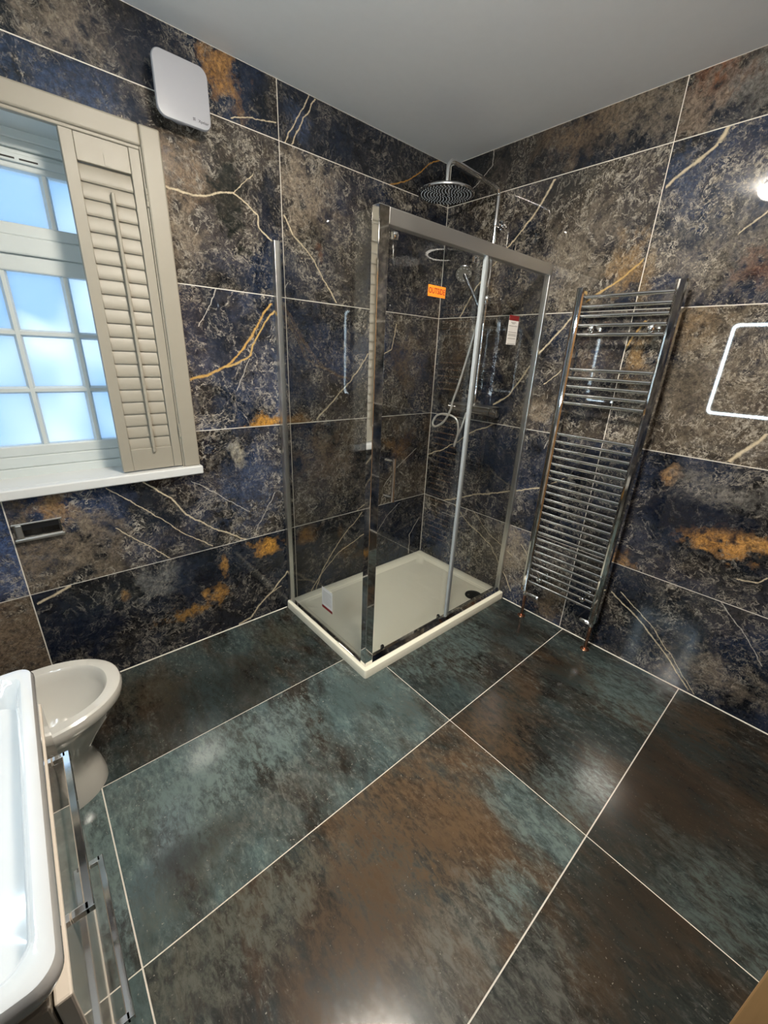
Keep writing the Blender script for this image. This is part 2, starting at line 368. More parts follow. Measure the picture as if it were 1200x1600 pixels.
def oxide_group():
    g = bpy.data.node_groups.new('oxide', 'ShaderNodeTree')
    for nm, ty, dv in (('Vector', 'NodeSocketVector', None), ('Teal', 'NodeSocketFloat', 0.5), ('Rust', 'NodeSocketFloat', 0.5), ('Value', 'NodeSocketFloat', 1.0)):
        s = g.interface.new_socket(nm, in_out='INPUT', socket_type=ty)
        if dv is not None: s.default_value = dv
    g.interface.new_socket('Color', in_out='OUTPUT', socket_type='NodeSocketColor'); g.interface.new_socket('Fine', in_out='OUTPUT', socket_type='NodeSocketFloat')
    gi = g.nodes.new('NodeGroupInput'); go = g.nodes.new('NodeGroupOutput'); I = gi.outputs
    mp = g.nodes.new('ShaderNodeMapping'); mp.inputs['Scale'].default_value = (1.7, 0.75, 1); g.links.new(I['Vector'], mp.inputs[0]); V = mp.outputs[0]
    n1 = noise(g, V, 2.4, 7, 0.66, 0.4); n2 = noise(g, V, 3.1, 6, 0.65, 0.6); n3 = noise(g, V, 34, 8, 0.76, 0.4); n4 = noise(g, I['Vector'], 130, 3, 0.6)
    te = math_(g, 'MULTIPLY', mrange(g, n1, 0.40, 0.60), I['Teal'])
    ru = math_(g, 'MULTIPLY', mrange(g, n2, 0.45, 0.63), I['Rust'])
    c = mixc(g, te, (0.014, 0.013, 0.011), (0.050, 0.073, 0.073))
    c = mixc(g, ru, c, (0.058, 0.036, 0.020))
    c = mixc(g, mrange(g, n3, 0.38, 0.66, 0.0, 0.75), c, mixc(g, 0.75, c, (0.0, 0.0, 0.0)))
    c = mixc(g, mrange(g, n3, 0.46, 0.30, 0.0, 0.5), c, (0.105, 0.115, 0.105))
    c = mixc(g, mrange(g, n4, 0.66, 0.76, 0.0, 0.7), c, (0.22, 0.20, 0.17))
    mv = g.nodes.new('ShaderNodeVectorMath'); mv.operation = 'SCALE'; g.links.new(c, mv.inputs[0]); g.links.new(I['Value'], mv.inputs['Scale'])
    g.links.new(mv.outputs[0], go.inputs['Color']); g.links.new(n3, go.inputs['Fine']); return g
OXIDE = oxide_group()
def oxide_tile(name, seed, teal, rust, val, patches=()):
    m = bpy.data.materials.new(name); t, b, o = nodes(m)
    tc = t.nodes.new('ShaderNodeTexCoord'); P = tc.outputs['Object']
    ad = t.nodes.new('ShaderNodeVectorMath'); ad.operation = 'ADD'; ad.inputs[1].default_value = (seed*2.3 % 40, seed*5.1 % 40, seed*1.3 % 40); t.links.new(P, ad.inputs[0])
    gr = t.nodes.new('ShaderNodeGroup'); gr.node_tree = OXIDE; t.links.new(ad.outputs[0], gr.inputs['Vector'])
    for k, x in (('Teal', teal), ('Rust', rust), ('Value', val*2.6)): gr.inputs[k].default_value = x
    c = gr.outputs['Color']; fine = gr.outputs['Fine']
    mp = t.nodes.new('ShaderNodeMapping'); mp.inputs['Scale'].default_value = (1.8, 0.7, 1); t.links.new(ad.outputs[0], mp.inputs[0])
    big = noise(t, mp.outputs[0], 6, 8, 0.70)
    sx = t.nodes.new('ShaderNodeSeparateXYZ'); t.links.new(P, sx.inputs[0])
    for (cu, cv, ru, rv, col, st) in patches:
        a = math_(t, 'MULTIPLY', math_(t, 'SUBTRACT', sx.outputs[0], cu), 1/ru); bb = math_(t, 'MULTIPLY', math_(t, 'SUBTRACT', sx.outputs[1], cv), 1/rv)
        d = math_(t, 'SQRT', math_(t, 'ADD', math_(t, 'MULTIPLY', a, a), math_(t, 'MULTIPLY', bb, bb)))
        d = math_(t, 'ADD', math_(t, 'ADD', d, math_(t, 'MULTIPLY', math_(t, 'SUBTRACT', big, 0.5), 3.0)), math_(t, 'MULTIPLY', math_(t, 'SUBTRACT', fine, 0.5), 1.6))
        f = math_(t, 'MULTIPLY', mrange(t, d, 1.15, 0.35), mrange(t, fine, 0.58, 0.42, st*0.25, st))
        c = mixc(t, f, c, tuple(x*min(val, 1.0) for x in col))
    t.links.new(c, b.inputs['Base Color'])
    r = mrange(t, fine, 0.3, 0.7, 0.10, 0.21); t.links.new(r, b.inputs['Roughness']); b.inputs['Specular IOR Level'].default_value = 0.5
    bu = t.nodes.new('ShaderNodeBump'); bu.inputs['Strength'].default_value = 0.08; bu.inputs['Distance'].default_value = 0.001
    t.links.new(fine, bu.inputs['Height']); t.links.new(bu.outputs[0], b.inputs['Normal'])
    return m

# ================================================================== THE ROOM
H = 2.5227; XB = 2.70; YF = 2.35          # ceiling height, back wall, front wall
ROWS = [0.0, 0.5195, 1.1195, 1.7195, 2.3195, H]
J = 0.002; TT = 0.0015                     # half joint, how far tiles stand proud of the joint

# window opening in wall_left
WX0, WX1, WZ0, WZ1 = 1.665, 2.585, 0.952, 2.130
mb = MB()
for a in ((-0.30, WX0, 0, H), (WX1, XB+0.2, 0, H), (WX0, WX1, 0, WZ0), (WX0, WX1, WZ1, H)):
    mb.box(a[0], a[1], -0.30, -TT, a[2], a[3])
wall_left = tag(mb.build('wall_left', M_grout), kind='structure', label='blue and gold marble-look tiled wall with the window')
wall_right = tag(MB().box(-0.30, -TT, -TT, YF+0.2, 0, H).build('wall_right', M_grout), kind='structure', label='blue-brown marble-look tiled wall behind the radiator')
wall_back = tag(MB().box(XB+TT, XB+0.2, -TT, YF+0.2, 0, H).build('wall_back', M_grout), kind='structure', label='tiled wall behind the vanity and toilet')
DX0, DX1, DZ = 0.66, 1.44, 2.03
mb = MB()
for a in ((-TT, DX0, 0, H), (DX1, XB+TT, 0, H), (DX0, DX1, DZ, H)):
    mb.box(a[0], a[1], YF+TT, YF+0.12, a[2], a[3])
wall_front = tag(mb.build('wall_front', M_grout), kind='structure', label='tiled wall with the oak door')
floor = tag(MB().box(-0.3, XB+0.2, -0.3, YF+1.4, -0.1, -TT).build('floor', M_grout), kind='structure', label='dark oxidised metal-look tiled floor')
ceiling = tag(MB().box(-0.3, XB+0.2, -0.3, YF+1.4, H, H+0.1).build('ceiling', M_ceil), kind='structure', label='plain white painted ceiling')
# unseen hall walls, added so no sky light leaks past the ajar door
mb = MB(); mb.box(-0.3, XB+0.2, YF+1.3, YF+1.4, 0, H).box(-0.3, -0.2, YF+0.2, YF+1.3, 0, H).box(XB+0.1, XB+0.2, YF+0.2, YF+1.3, 0, H)
tag(mb.build('wall_sky_blocker', M_plaster), kind='structure', label='unseen plaster hall wall, added to block sky light at the door')

def rect_minus(r, h):
    """rectangle r minus hole h, as rectangles (u0,u1,v0,v1)"""
    u0, u1, v0, v1 = r; a0, a1, b0, b1 = h
    if a1 <= u0 or a0 >= u1 or b1 <= v0 or b0 >= v1: return [r]
    out = []
    A0, A1 = max(a0, u0), min(a1, u1)
    if A0 > u0: out.append((u0, A0, v0, v1))
    if A1 < u1: out.append((A1, u1, v0, v1))
    if b0 > v0: out.append((A0, A1, v0, b0))
    if b1 < v1: out.append((A0, A1, b1, v1))
    return out

WL = lambda *px: [(lambda p: (p.x, p.z))(bp(u, v, 1, 0)) for u, v in px]    # photo pixels on wall_left -> (x, z)
WR = lambda *px: [(lambda p: (p.y, p.z))(bp(u, v, 0, 0)) for u, v in px]    # photo pixels on wall_right -> (y, z)
def PL(u, v, ru, rv, col, st): p = bp(u, v, 1, 0); return (p.x, p.z, ru, rv, col, st)
def PR(u, v, ru, rv, col, st): p = bp(u, v, 0, 0); return (p.y, p.z, ru, rv, col, st)
RUST = (0.16, 0.07, 0.035); BEIGE = (0.26, 0.21, 0.155); NAVY = (0.006, 0.010, 0.022); DKGREEN = (0.012, 0.014, 0.012); BROWN = (0.12, 0.085, 0.055); STEEL = (0.040, 0.058, 0.105)

LEFT = {  # (column, row): blue, brown, speckle, hair, value, veins, patches
 (0, 4): (.30, .2, .15, .4, .9, [(WL((483, 150), (466, 182), (445, 222)), .006, CREAM), (WL((493, 155), (474, 185), (455, 226)), .006, CREAM), (WL((690, 250), (672, 255), (640, 282), (600, 290)), .006, GOLD)], [PL(470, 195, .07, .07, STEEL, .8)]),
 (0, 3): (.55, .5, .8, .8, 1.0, [(WL((443, 335), (462, 372), (480, 392), (505, 435), (526, 473)), .008, CREAM), (WL((450, 470), (443, 455), (450, 440)), .004, PALE)], [PL(475, 300, .18, .16, BEIGE, .75), PL(500, 395, .02, .05, RUST, .9), PL(610, 430, .2, .2, NAVY, .7), PL(650, 360, .15, .1, NAVY, .6), PL(560, 300, .12, .06, NAVY, .6)]),
 (0, 2): (.8, .6, .7, .8, 1.0, [(WL((576, 553), (548, 595), (515, 632), (494, 656)), .009, CREAM), (WL((620, 505), (612, 545), (590, 560)), .006, CREAM)], [PL(530, 525, .07, .12, NAVY, .9), PL(630, 570, .14, .16, BROWN, .7)]),
 (0, 1): (.45, .9, .7, .7, 1.0, [(WL((590, 775), (560, 795), (540, 815)), .005, CREAM), (WL((650, 700), (615, 735), (600, 760)), .005, PALE)], [PL(510, 710, .2, .16, BROWN, .8), PL(630, 690, .12, .1, (0.15, 0.09, 0.035), .6)]),
 (0, 0): (.5, .2, .2, .5, .85, [(WL((566, 800), (530, 845), (505, 890), (485, 925)), .008, CREAM), (WL((575, 830), (530, 862), (500, 900), (492, 925)), .006, CREAM), (WL((655, 808), (640, 835), (638, 865)), .007, PALE), (WL((625, 785), (605, 805), (590, 830)), .004, PALE)], [PL(620, 830, .16, .16, NAVY, .8), PL(480, 830, .06, .08, BROWN, .6)]),
 (1, 4): (.45, .3, .7, .5, 1.0, [(WL((360, 185), (395, 186), (432, 192)), .004, CREAM)], [PL(345, 110, .075, .10, (0.30, .16, .055), .95), PL(110, 40, .2, .1, BEIGE, .55), PL(210, 70, .16, .1, NAVY, .8)]),
 (1, 3): (.6, .6, .8, .7, 1.0, [(WL((258, 291), (285, 301), (318, 308), (345, 301), (366, 301), (385, 318), (402, 336), (404, 356), (425, 377)), .007, CREAM), (WL((366, 301), (380, 285), (395, 272)), .004, CREAM)], [PL(285, 270, .12, .16, (0.20, .14, .09), .8), PL(280, 360, .1, .16, BEIGE, .6), PL(355, 310, .085, .24, DKGREEN, .97), PL(415, 330, .05, .18, NAVY, .7), PL(60, 120, .3, .1, (0.03, .05, .10), .8), PL(215, 170, .06, .06, NAVY, .9)]),
 (1, 2): (1.0, .25, .5, .9, 1.15, [(WL((298, 594), (330, 584), (352, 573), (372, 556), (392, 525), (408, 498), (424, 474)), .011, (0.55, .33, .10)), (WL((350, 574), (374, 566), (390, 556), (398, 530), (414, 505), (430, 484)), .009, (0.55, .36, .13)), (WL((390, 560), (380, 585), (370, 612)), .004, PALE), (WL((340, 443), (330, 475), (310, 510)), .004, PALE)], [PL(420, 660, .1, .045, GOLD, 1.0), PL(330, 500, .16, .16, (0.012, .016, .028), .7)]),
 (1, 1): (1.0, .5, .6, .9, 1.1, [(WL((222, 751), (265, 778), (295, 806), (335, 826), (386, 843)), .009, CREAM), (WL((165, 762), (235, 800), (290, 835), (333, 852)), .005, CREAM), (WL((300, 752), (340, 772), (390, 800)), .004, PALE), (WL((180, 825), (225, 850), (266, 872)), .006, CREAM), (WL((430, 770), (415, 800), (400, 830)), .004, PALE)], [PL(78, 800, .07, .08, (0.30, .17, .07), .9), PL(60, 860, .22, .2, (0.17, .13, .09), .75), PL(150, 850, .12, .15, BEIGE, .5), PL(372, 712, .04, .07, CREAM, .9), PL(390, 760, .16, .25, STEEL, .75), PL(245, 790, .1, .15, (0.012, .016, .024), .8)]),
 (1, 0): (.35, .15, .25, .6, .85, [(WL((57, 944), (85, 930), (112, 914)), .010, CREAM), (WL((372, 976), (392, 965), (408, 942), (430, 918), (451, 890)), .012, CREAM), (WL((410, 940), (425, 925), (440, 915)), .005, CREAM)], [PL(300, 955, .13, .035, (0.30, .16, .04), .95), PL(340, 930, .07, .05, (0.34, .18, .05), .95), PL(420, 852, .08, .05, GOLD, 1.0), PL(352, 885, .02, .06, (0.34, .18, .05), .9), PL(250, 905, .1, .09, (0.20, .20, .19), .6), PL(195, 930, .02, .03, (0.28, .16, .06), .8), PL(130, 985, .2, .16, NAVY, .9), PL(360, 1000, .08, .06, BEIGE, .5)]),
 (2, 4): (.6, .5, .6, .5, 1.0, [], []), (2, 3): (.6, .5, .6, .5, 1.0, [], []), (2, 2): (.6, .5, .6, .5, 1.0, [], []),
 (2, 1): (1.1, .2, .5, .8, 1.25, [], [PL(5, 860, .12, .2, (0.05, .08, .17), .9)]),
 (2, 0): (.3, .9, .9, .5, 1.0, [], [PL(30, 1000, .25, .3, (0.17, .125, .085), .85)]),
}
RIGHT = {
 (0, 4): (.2, .5, .4, .4, .95, [(WR((735, 300), (770, 258), (772, 232)), .004, PALE)], [PR(740, 268, .22, .12, (0.012, .013, .014), .9), PR(1020, 165, .28, .10, (0.19, .155, .115), .7), PR(905, 210, .2, .1, BROWN, .8)]),
 (0, 3): (.45, .6, 1.1, .9, 1.05, [(WR((868, 279), (845, 320), (815, 362), (783, 398), (745, 448), (718, 497)), .011, CREAM), (WR((1007, 405), (975, 432), (940, 455), (905, 478)), .011, (0.55, .36, .14))], [PR(900, 410, .24, .22, (0.24, .20, .15), .6), PR(985, 420, .10, .12, (0.30, .19, .085), .6), PR(880, 290, .15, .1, (0.03, .03, .03), .6), PR(725, 380, .09, .3, NAVY, .75)]),
 (0, 2): (.55, .7, .6, .9, 1.0, [(WR((905, 482), (880, 512), (845, 548), (815, 590), (795, 618), (770, 632)), .011, CREAM), (WR((850, 600), (872, 583), (890, 570)), .006, CREAM)], [PR(775, 580, .06, .09, NAVY, .95), PR(710, 580, .12, .22, (0.07, .05, .032), .8), PR(850, 650, .12, .08, BEIGE, .8), PR(920, 560, .1, .16, BROWN, .5)]),
 (0, 1): (.75, .35, .45, .7, 1.0, [(WR((665, 712), (690, 702), (715, 690), (735, 676), (775, 662)), .007, CREAM), (WR((690, 783), (740, 773), (795, 768), (845, 762), (882, 748)), .008, CREAM), (WR((850, 700), (862, 680), (880, 670)), .005, PALE)], [PR(700, 730, .1, .12, NAVY, .8), PR(770, 720, .12, .2, (0.014, .02, .035), .7)]),
 (0, 0): (.9, .5, .9, .9, 1.1, [(WR((708, 785), (730, 815), (765, 850), (790, 900), (798, 925)), .007, CREAM), (WR((738, 797), (765, 835), (800, 868)), .005, CREAM), (WR((690, 800), (715, 808), (730, 803)), .005, PALE), (WR((815, 850), (830, 880), (845, 905)), .006, CREAM)], [PR(685, 830, .12, .16, STEEL, .8), PR(805, 860, .12, .2, BEIGE, .8), PR(860, 940, .12, .12, (0.15, .11, .07), .85), PR(830, 860, .06, .06, (0.3, .26, .2), .6)]),
 (1, 4): (.3, .8, .9, .5, 1.1, [], [PR(1125, 120, .10, .10, RUST, .95), PR(1180, 130, .2, .12, (0.16, .15, .135), .8), PR(1095, 170, .08, .09, (0.22, .165, .12), .8)]),
 (1, 3): (.8, .5, 1.2, 1.0, 1.1, [(WR((1140, 195), (1122, 225), (1095, 248), (1070, 268), (1040, 293)), .013, CREAM), (WR((1200, 330), (1175, 350), (1155, 365)), .007, CREAM)], [PR(1120, 390, .3, .18, (0.24, .21, .17), .5), PR(1070, 270, .1, .12, STEEL, .7), PR(1185, 420, .08, .06, RUST, .5), PR(1005, 440, .05, .10, (0.30, .20, .095), .45), PR(1080, 370, .07, .07, (0.02, .026, .04), .6)]),
 (1, 2): (.45, .8, 1.1, .8, 1.1, [(WR((1200, 678), (1168, 700), (1138, 722)), .014, CREAM), (WR((1010, 500), (990, 525), (975, 550)), .009, (0.55, .36, .14)), (WR((1075, 478), (1062, 490), (1045, 495)), .009, CREAM)], [PR(1085, 500, .1, .1, (0.30, .20, .10), .4), PR(1100, 590, .3, .3, (0.20, .165, .12), .5), PR(995, 560, .05, .10, (0.32, .20, .085), .55)]),
 (1, 1): (.6, .3, .4, .7, .95, [(WR((1200, 905), (1185, 912), (1150, 905)), .006, CREAM)], [PR(1120, 850, .15, .055, (0.42, .21, .06), 1.0), PR(1180, 850, .1, .05, (0.42, .22, .07), 1.0), PR(1045, 745, .035, .05, (0.30, .17, .07), .9), PR(1130, 770, .2, .07, (0.16, .15, .135), .85), PR(1060, 800, .14, .12, NAVY, .85), PR(1150, 820, .15, .05, NAVY, .8), PR(975, 875, .05, .04, (0.30, .17, .07), .8)]),
 (1, 0): (.5, .5, .6, .7, 1.0, [(WR((955, 925), (1000, 970), (1035, 1015), (1075, 1078)), .008, CREAM), (WR((970, 925), (1015, 975), (1045, 1020), (1085, 1085)), .005, CREAM), (WR((1200, 938), (1170, 938), (1145, 946)), .008, CREAM), (WR((1125, 940), (1160, 985), (1190, 1040)), .004, PALE)], [PR(1000, 900, .2, .12, (0.03, .035, .045), .6), PR(1110, 1050, .2, .1, BEIGE, .5), PR(910, 965, .06, .06, (0.014, .016, .022), .7)]),
}
def wall_tiles(parent, cols, spec, axis, hole=None, mk=None):
    seed = 3 + axis*17
    for i in range(len(cols)-1):
        for r in range(5):
            seed += 1.37
            u0, u1 = cols[i]+J, cols[i+1]-J; v0, v1 = ROWS[r]+J, ROWS[r+1]-J
            if i == 0: u0 -= J/2
            rects = rect_minus((u0, u1, v0, v1), hole) if hole else [(u0, u1, v0, v1)]
            if not rects: continue
            b = MB()
            for q in rects: mk(b, q)
            s = spec.get((i, r), (.6, .5, .6, .6, 1.0, [], []))
            b.build('tile', marble_tile('marble_%d_%d_%d' % (axis, i, r), seed, 0 if axis in (0, 2) else 1, *s), parent)
XL1, XL2 = 1.1037, 2.2995
wall_tiles(wall_left, [0, XL1, XL2, XB], LEFT, 1, (WX0, WX1, WZ0, WZ1), lambda b, q: b.box(q[0], q[1], -TT, 0, q[2], q[3]))
wall_tiles(wall_right, [0, 1.1729, YF], RIGHT, 0, None, lambda b, q: b.box(-TT, 0, q[0], q[1], q[2], q[3]))
wall_tiles(wall_back, [0, 1.1729, YF], {}, 2, None, lambda b, q: b.box(XB, XB+TT, q[0], q[1], q[2], q[3]))
wall_tiles(wall_front, [0, 1.1037, 2.2995, XB], {}, 3, (DX0-0.06, DX1+0.06, -1, DZ+0.06), lambda b, q: b.box(q[0], q[1], YF, YF+TT, q[2], q[3]))

# floor tiles
FX = [0, 1.0365, 2.2353, XB]; FY = [0, 0.5967, 1.1946, 1.7925, YF]
TEAL = (0.150, 0.200, 0.190); DTEAL = (0.070, 0.102, 0.100); FRUST = (0.130, 0.084, 0.047); FBLK = (0.016, 0.015, 0.012); FBRN = (0.085, 0.055, 0.032); FGRY = (0.17, 0.168, 0.145)
def PF(u, v, rx, ry, col, st): p = bp(u, v, 2, 0); return (p.x, p.y, rx, ry, col, st)
FLOOR = {
 (0, 0): (.5, .2, .55, []),
 (0, 1): (.6, .3, .64, [PF(700, 1010, .3, .2, TEAL, .8), PF(640, 1045, .15, .1, TEAL, .7), PF(800, 985, .15, .12, FBLK, .85), PF(690, 1095, .2, .1, DTEAL, .6)]),
 (0, 2): (.5, .6, .70, [PF(770, 1120, .25, .2, FBRN, .9), PF(760, 1150, .10, .16, FRUST, .9), PF(985, 1090, .2, .25, TEAL, .85), PF(900, 1240, .2, .12, TEAL, .8), PF(880, 1050, .15, .12, FBLK, .7)]),
 (0, 3): (.35, .6, .64, [PF(1050, 1250, .4, .35, (0.045, .031, .021), .9), PF(1140, 1420, .2, .2, TEAL, .6), PF(1110, 1130, .12, .1, FBRN, .8)]),
 (1, 0): (.6, .4, .66, [PF(330, 1080, .25, .2, FBLK, .8), PF(450, 990, .2, .1, (0.09, .10, .075), .8), PF(230, 1080, .15, .15, (.085, .075, .05), .7)]),
 (1, 1): (.9, .2, 1.1, [PF(380, 1180, .35, .16, TEAL, .9), PF(300, 1250, .2, .2, TEAL, .7), PF(560, 1090, .2, .12, DTEAL, .8), PF(300, 1330, .2, .06, FBLK, .8), PF(640, 1110, .1, .12, (0.07, .07, .058), .7), PF(230, 1420, .2, .1, (.065, .07, .055), .7), PF(450, 1240, .2, .1, FGRY, .5)]),
 (1, 2): (.45, .8, 1.0, [PF(640, 1300, .35, .3, FRUST, .95), PF(560, 1420, .3, .2, FBRN, .9), PF(840, 1290, .1, .25, TEAL, .8), PF(720, 1480, .2, .12, FGRY, .7), PF(330, 1500, .2, .15, (0.10, .10, .08), .8), PF(420, 1410, .2, .1, (0.12, .128, .106), .8), PF(800, 1400, .08, .1, TEAL, .8)]),
 (1, 3): (.3, .6, .70, [PF(1000, 1420, .3, .2, (0.045, .033, .023), .9), PF(830, 1560, .2, .12, FGRY, .7)]),
 (2, 1): (1.0, .1, 1.1, [PF(170, 1350, .2, .3, TEAL, .9)]), (2, 2): (.9, .1, 1.0, [PF(220, 1560, .2, .2, DTEAL, .7)]),
}
for i in range(3):
    for j in range(4):
        s = FLOOR.get((i, j), (.6, .4, 1.0, []))
        MB().box(FX[i]+(J if i else 0), FX[i+1]-J, FY[j]+(J if j else 0), FY[j+1]-J, -TT, 0).build('tile', oxide_tile('oxide_%d_%d' % (i, j), 2.2+i*5.3+j*1.9, *s), floor)

# sealant beads where floor and walls meet and in the tiled corner
def bead(axis, a, b, r):
    m = MB()
    if axis == 'x': m.loft([[(x, 0, 0), (x, r, 0), (x, r*.35, r*.35), (x, 0, r)] for x in (a, b)], smooth=False)
    if axis == 'y': m.loft([[(0, y, 0), (0, y, r), (r*.35, y, r*.35), (r, y, 0)] for y in (a, b)], smooth=False)
    if axis == 'z': m.loft([[(0, 0, z), (r, 0, z), (r*.35, r*.35, z), (0, r, z)] for z in (a, b)], smooth=False)
    return m
bead('x', 1.180, XB, .004).build('sealant_bead', M_grout, floor)
bead('y', .778, YF, .004).build('sealant_bead', M_grout, floor)
bead('z', .047, H, .0025).build('sealant_bead', M_grout, wall_left)

# ------------------------------------------------------------------ window_1
win = thing('window_1', ((WX0+WX1)/2, -0.14, WZ0), 'white sash window with frosted small panes above the toilet', None, kind='structure')
FY1, FY0 = -0.140, -0.215                   # inner and outer face of the frame
GX = [1.765+0.18*i for i in range(5)]       # glazing bar centres
mb = MB()                                    # fixed outer frame, stepped
mb.rbox(WX0, WX0+0.06, FY0, FY1-0.006, WZ0, WZ1, .003).rbox(WX1-0.06, WX1, FY0, FY1-0.006, WZ0, WZ1, .003)
mb.rbox(WX0, WX1, FY0, FY1, 2.076, WZ1, .004).rbox(WX0, WX1, FY0, FY1, WZ0, 1.001, .003).rbox(WX0, WX1, FY0, FY1-0.010, 1.001, 1.046, .004).rbox(WX0, WX1, FY0, FY1, 1.760, 1.818, .005)
mb.build('window_frame', M_frame, win)
mb = MB()                                    # head moulding
mb.rbox(WX0, WX1, FY1, FY1+0.014, 2.098, WZ1, .004).build('head_moulding', M_frame, win)
def sash(name, z0, z1, rows, bot, top):
    b = MB(); x0, x1 = WX0+0.045, WX1-0.045; ya, yb = FY0+0.012, FY1-0.012
    b.rbox(x0, GX[0]+0.012, ya, yb, z0, z1, .004).rbox(GX[-1]-0.012, x1, ya, yb, z0, z1, .004)
    b.rbox(x0, x1, ya, yb, z0, z0+bot, .005).rbox(x0, x1, ya, yb, z1-top, z1, .005)
    s = b.build(name, M_frame, win)
    for gx in GX[1:-1]:
        c = MB()
        c.loft([[(gx-a, y_, z_) for a, y_ in ((.013, ya+.004), (.013, yb-.022), (.006, yb-.006), (-.006, yb-.006), (-.013, yb-.022), (-.013, ya+.004))] for z_ in (z0+bot, z1-top)], smooth=False)
        c.build('glazing_bar', M_frame, s)
    zs = [z0+bot] + rows + [z1-top]
    for zr in rows:
        c = MB()
        c.loft([[(x_, y_, zr+a) for a, y_ in ((.013, ya+.004), (.013, yb-.023), (.006, yb-.007), (-.006, yb-.007), (-.013, yb-.023), (-.013, ya+.004))] for x_ in (GX[0], GX[-1])], smooth=False)
        c.build('glazing_bar', M_frame, s)
    for i in range(4):
        for k in range(len(zs)-1):
            MB().box(GX[i]+.004, GX[i+1]-.004, -0.186, -0.182, zs[k]+(.004 if k else -.004), zs[k+1]-(.004 if k < len(zs)-2 else -.004)).build('pane', M_frost, s)
    return s
sash('lower_sash', 1.046, 1.760, [1.297, 1.502], 0.041, 0.054)
sash('upper_sash', 1.818, 2.076, [], 0.040, 0.058)
b = MB(); b.rbox(1.80, 2.45, FY1-0.012, FY1-0.002, 2.036, 2.062, .003, mat=0)
v = b.build('trickle_vent', M_frame, win)
for k in range(7):
    MB().box(1.955+k*0.062, 2.005+k*0.062, FY1-0.004, FY1-0.0012, 2.044, 2.049).build('vent_slot', M_slot, v)
# reveal lining, sill board and casing on the room side
mb = MB(); mb.box(WX0-.001, WX0+0.008, FY1-0.006, 0, 0.972, WZ1).box(WX1-0.008, WX1+.001, FY1-0.006, 0, 0.972, WZ1).box(WX0, WX1, FY1, 0, WZ1-0.006, WZ1+.001)
mb.build('reveal_lining', M_frame, win)
MB().rbox(1.588, 2.662, 0.0, 0.045, 0.930, 0.968, .006, 3).box(WX0, WX1, FY1, 0.004, 0.945, 0.968).build('sill', M_sill, win)
mb = MB()
mb.rbox(1.594, 1.662, 0.0, 0.028, 0.968, 2.200, .007, 3).rbox(2.588, 2.656, 0.0, 0.028, 0.968, 2.200, .007, 3).rbox(1.662, 2.588, 0.0, 0.028, 2.134, 2.200, .007, 3)
mb.rbox(1.6622, 1.667, 0.0, 0.020, 0.968, 2.136, .0015).rbox(2.583, 2.5878, 0.0, 0.020, 0.968, 2.136, .0015).rbox(1.667, 2.583, 0.0, 0.020, 2.124, 2.136, .003)
mb.build('casing', M_white, win)

# ------------------------------------------------------------------ door_1
hx, hy = 0.680, 2.332; ang = math.atan2(2.206-2.253, 1.187-0.996)
door = thing('door_1', (hx, hy, 0), 'oak door standing slightly open behind the camera', None, kind='structure')
DM = Matrix.Translation((hx, hy, 0)) @ Matrix.Rotation(ang, 4, 'Z')
b = MB(); b.rbox(0, 0.74, -0.0, 0.035, 0.008, 1.99, .003, 2, M=DM)
leaf = b.build('door_leaf', M_oak, door)
b = MB(); b.tube([DM @ Vector(p) for p in ((.68, 0, 1.0), (.68, -.05, 1.0), (.67, -.055, 1.0), (.57, -.055, 1.0))], .009).lathe(DM @ Vector((.68, -.006, 1.0)), DM.to_3x3() @ Vector((0, 1, 0)), [(.024, 0), (.026, .003), (.026, .006)])
b.build('door_handle', M_chrome, leaf)
b = MB(); b.rbox(DX0-.06, DX0-.001, YF-.016, YF, 0, DZ+.06, .004).rbox(DX1+.001, DX1+.06, YF-.016, YF, 0, DZ+.06, .004).rbox(DX0-.06, DX1+.06, YF-.016, YF, DZ, DZ+.06, .004)
b.build('architrave', M_white, door)

# ================================================================== THINGS
# ---- window shutter
SX0, SX1, SZ0, SZ1, SY0, SY1 = 1.668, 1.900, 0.974, 2.126, -0.012, 0.016
sh = thing('window_shutter', (SX0, 0, SZ0), 'cream louvred shutter panel with a tilt rod, hinged at the window frame', 'shutter')
for x0, x1 in ((SX1-.038, SX1), (SX0, SX0+.034)):
    MB().rbox(x0, x1, SY0, SY1, SZ0, SZ1, .002).build('stile', M_white, sh)
LT, LB = 2.046, 1.066
MB().rbox(SX0+.0345, SX1-.0385, SY0, SY1-.002, LT, SZ1, .002).build('top_rail', M_white, sh)
MB().rbox(SX0+.0345, SX1-.0385, SY0, SY1-.002, SZ0, LB, .002).build('bottom_rail', M_white, sh)
nl = 20; pitch = (LT-0.003-LB)/nl
lm = MB(); hw = (SX1-SX0-.038-.034)/2-.0015
prof = []                                    # closed louvre blade: elliptical, nearly vertical
for k in range(16):
    a = 2*PI*k/16; e = Vector((0, .0045*math.cos(a), (pitch*.56)*math.sin(a))); prof.append(Matrix.Rotation(math.radians(10), 3, 'X') @ e)
lm.loft([[(x, p.y, p.z) for p in prof] for x in (-hw, hw)])
l0 = lm.build('louvre', M_white, sh, loc=((SX0+.034+SX1-.038)/2, 0.002, LB+pitch*.5))
for k in range(1, nl): instance('louvre', l0.data, sh, ((SX0+.034+SX1-.038)/2, 0.002, LB+pitch*(k+.5)))
b = MB(); b.rbox(1.768, 1.780, .0125, .0245, 1.048, 1.975, .004, 3)
b.build('tilt_rod', M_white, sh)
b = MB(); b.loft([[(1.774+.008*math.cos(PI*k/10), SY1-.0015+d, 2.05+.030+.008*math.sin(PI*k/10)) for k in range(11)]+[(1.766, SY1-.0015+d, 2.05), (1.782, SY1-.0015+d, 2.05)] for d in (0, .001)], smooth=False)
b.build('rod_notch', M_white, sh)
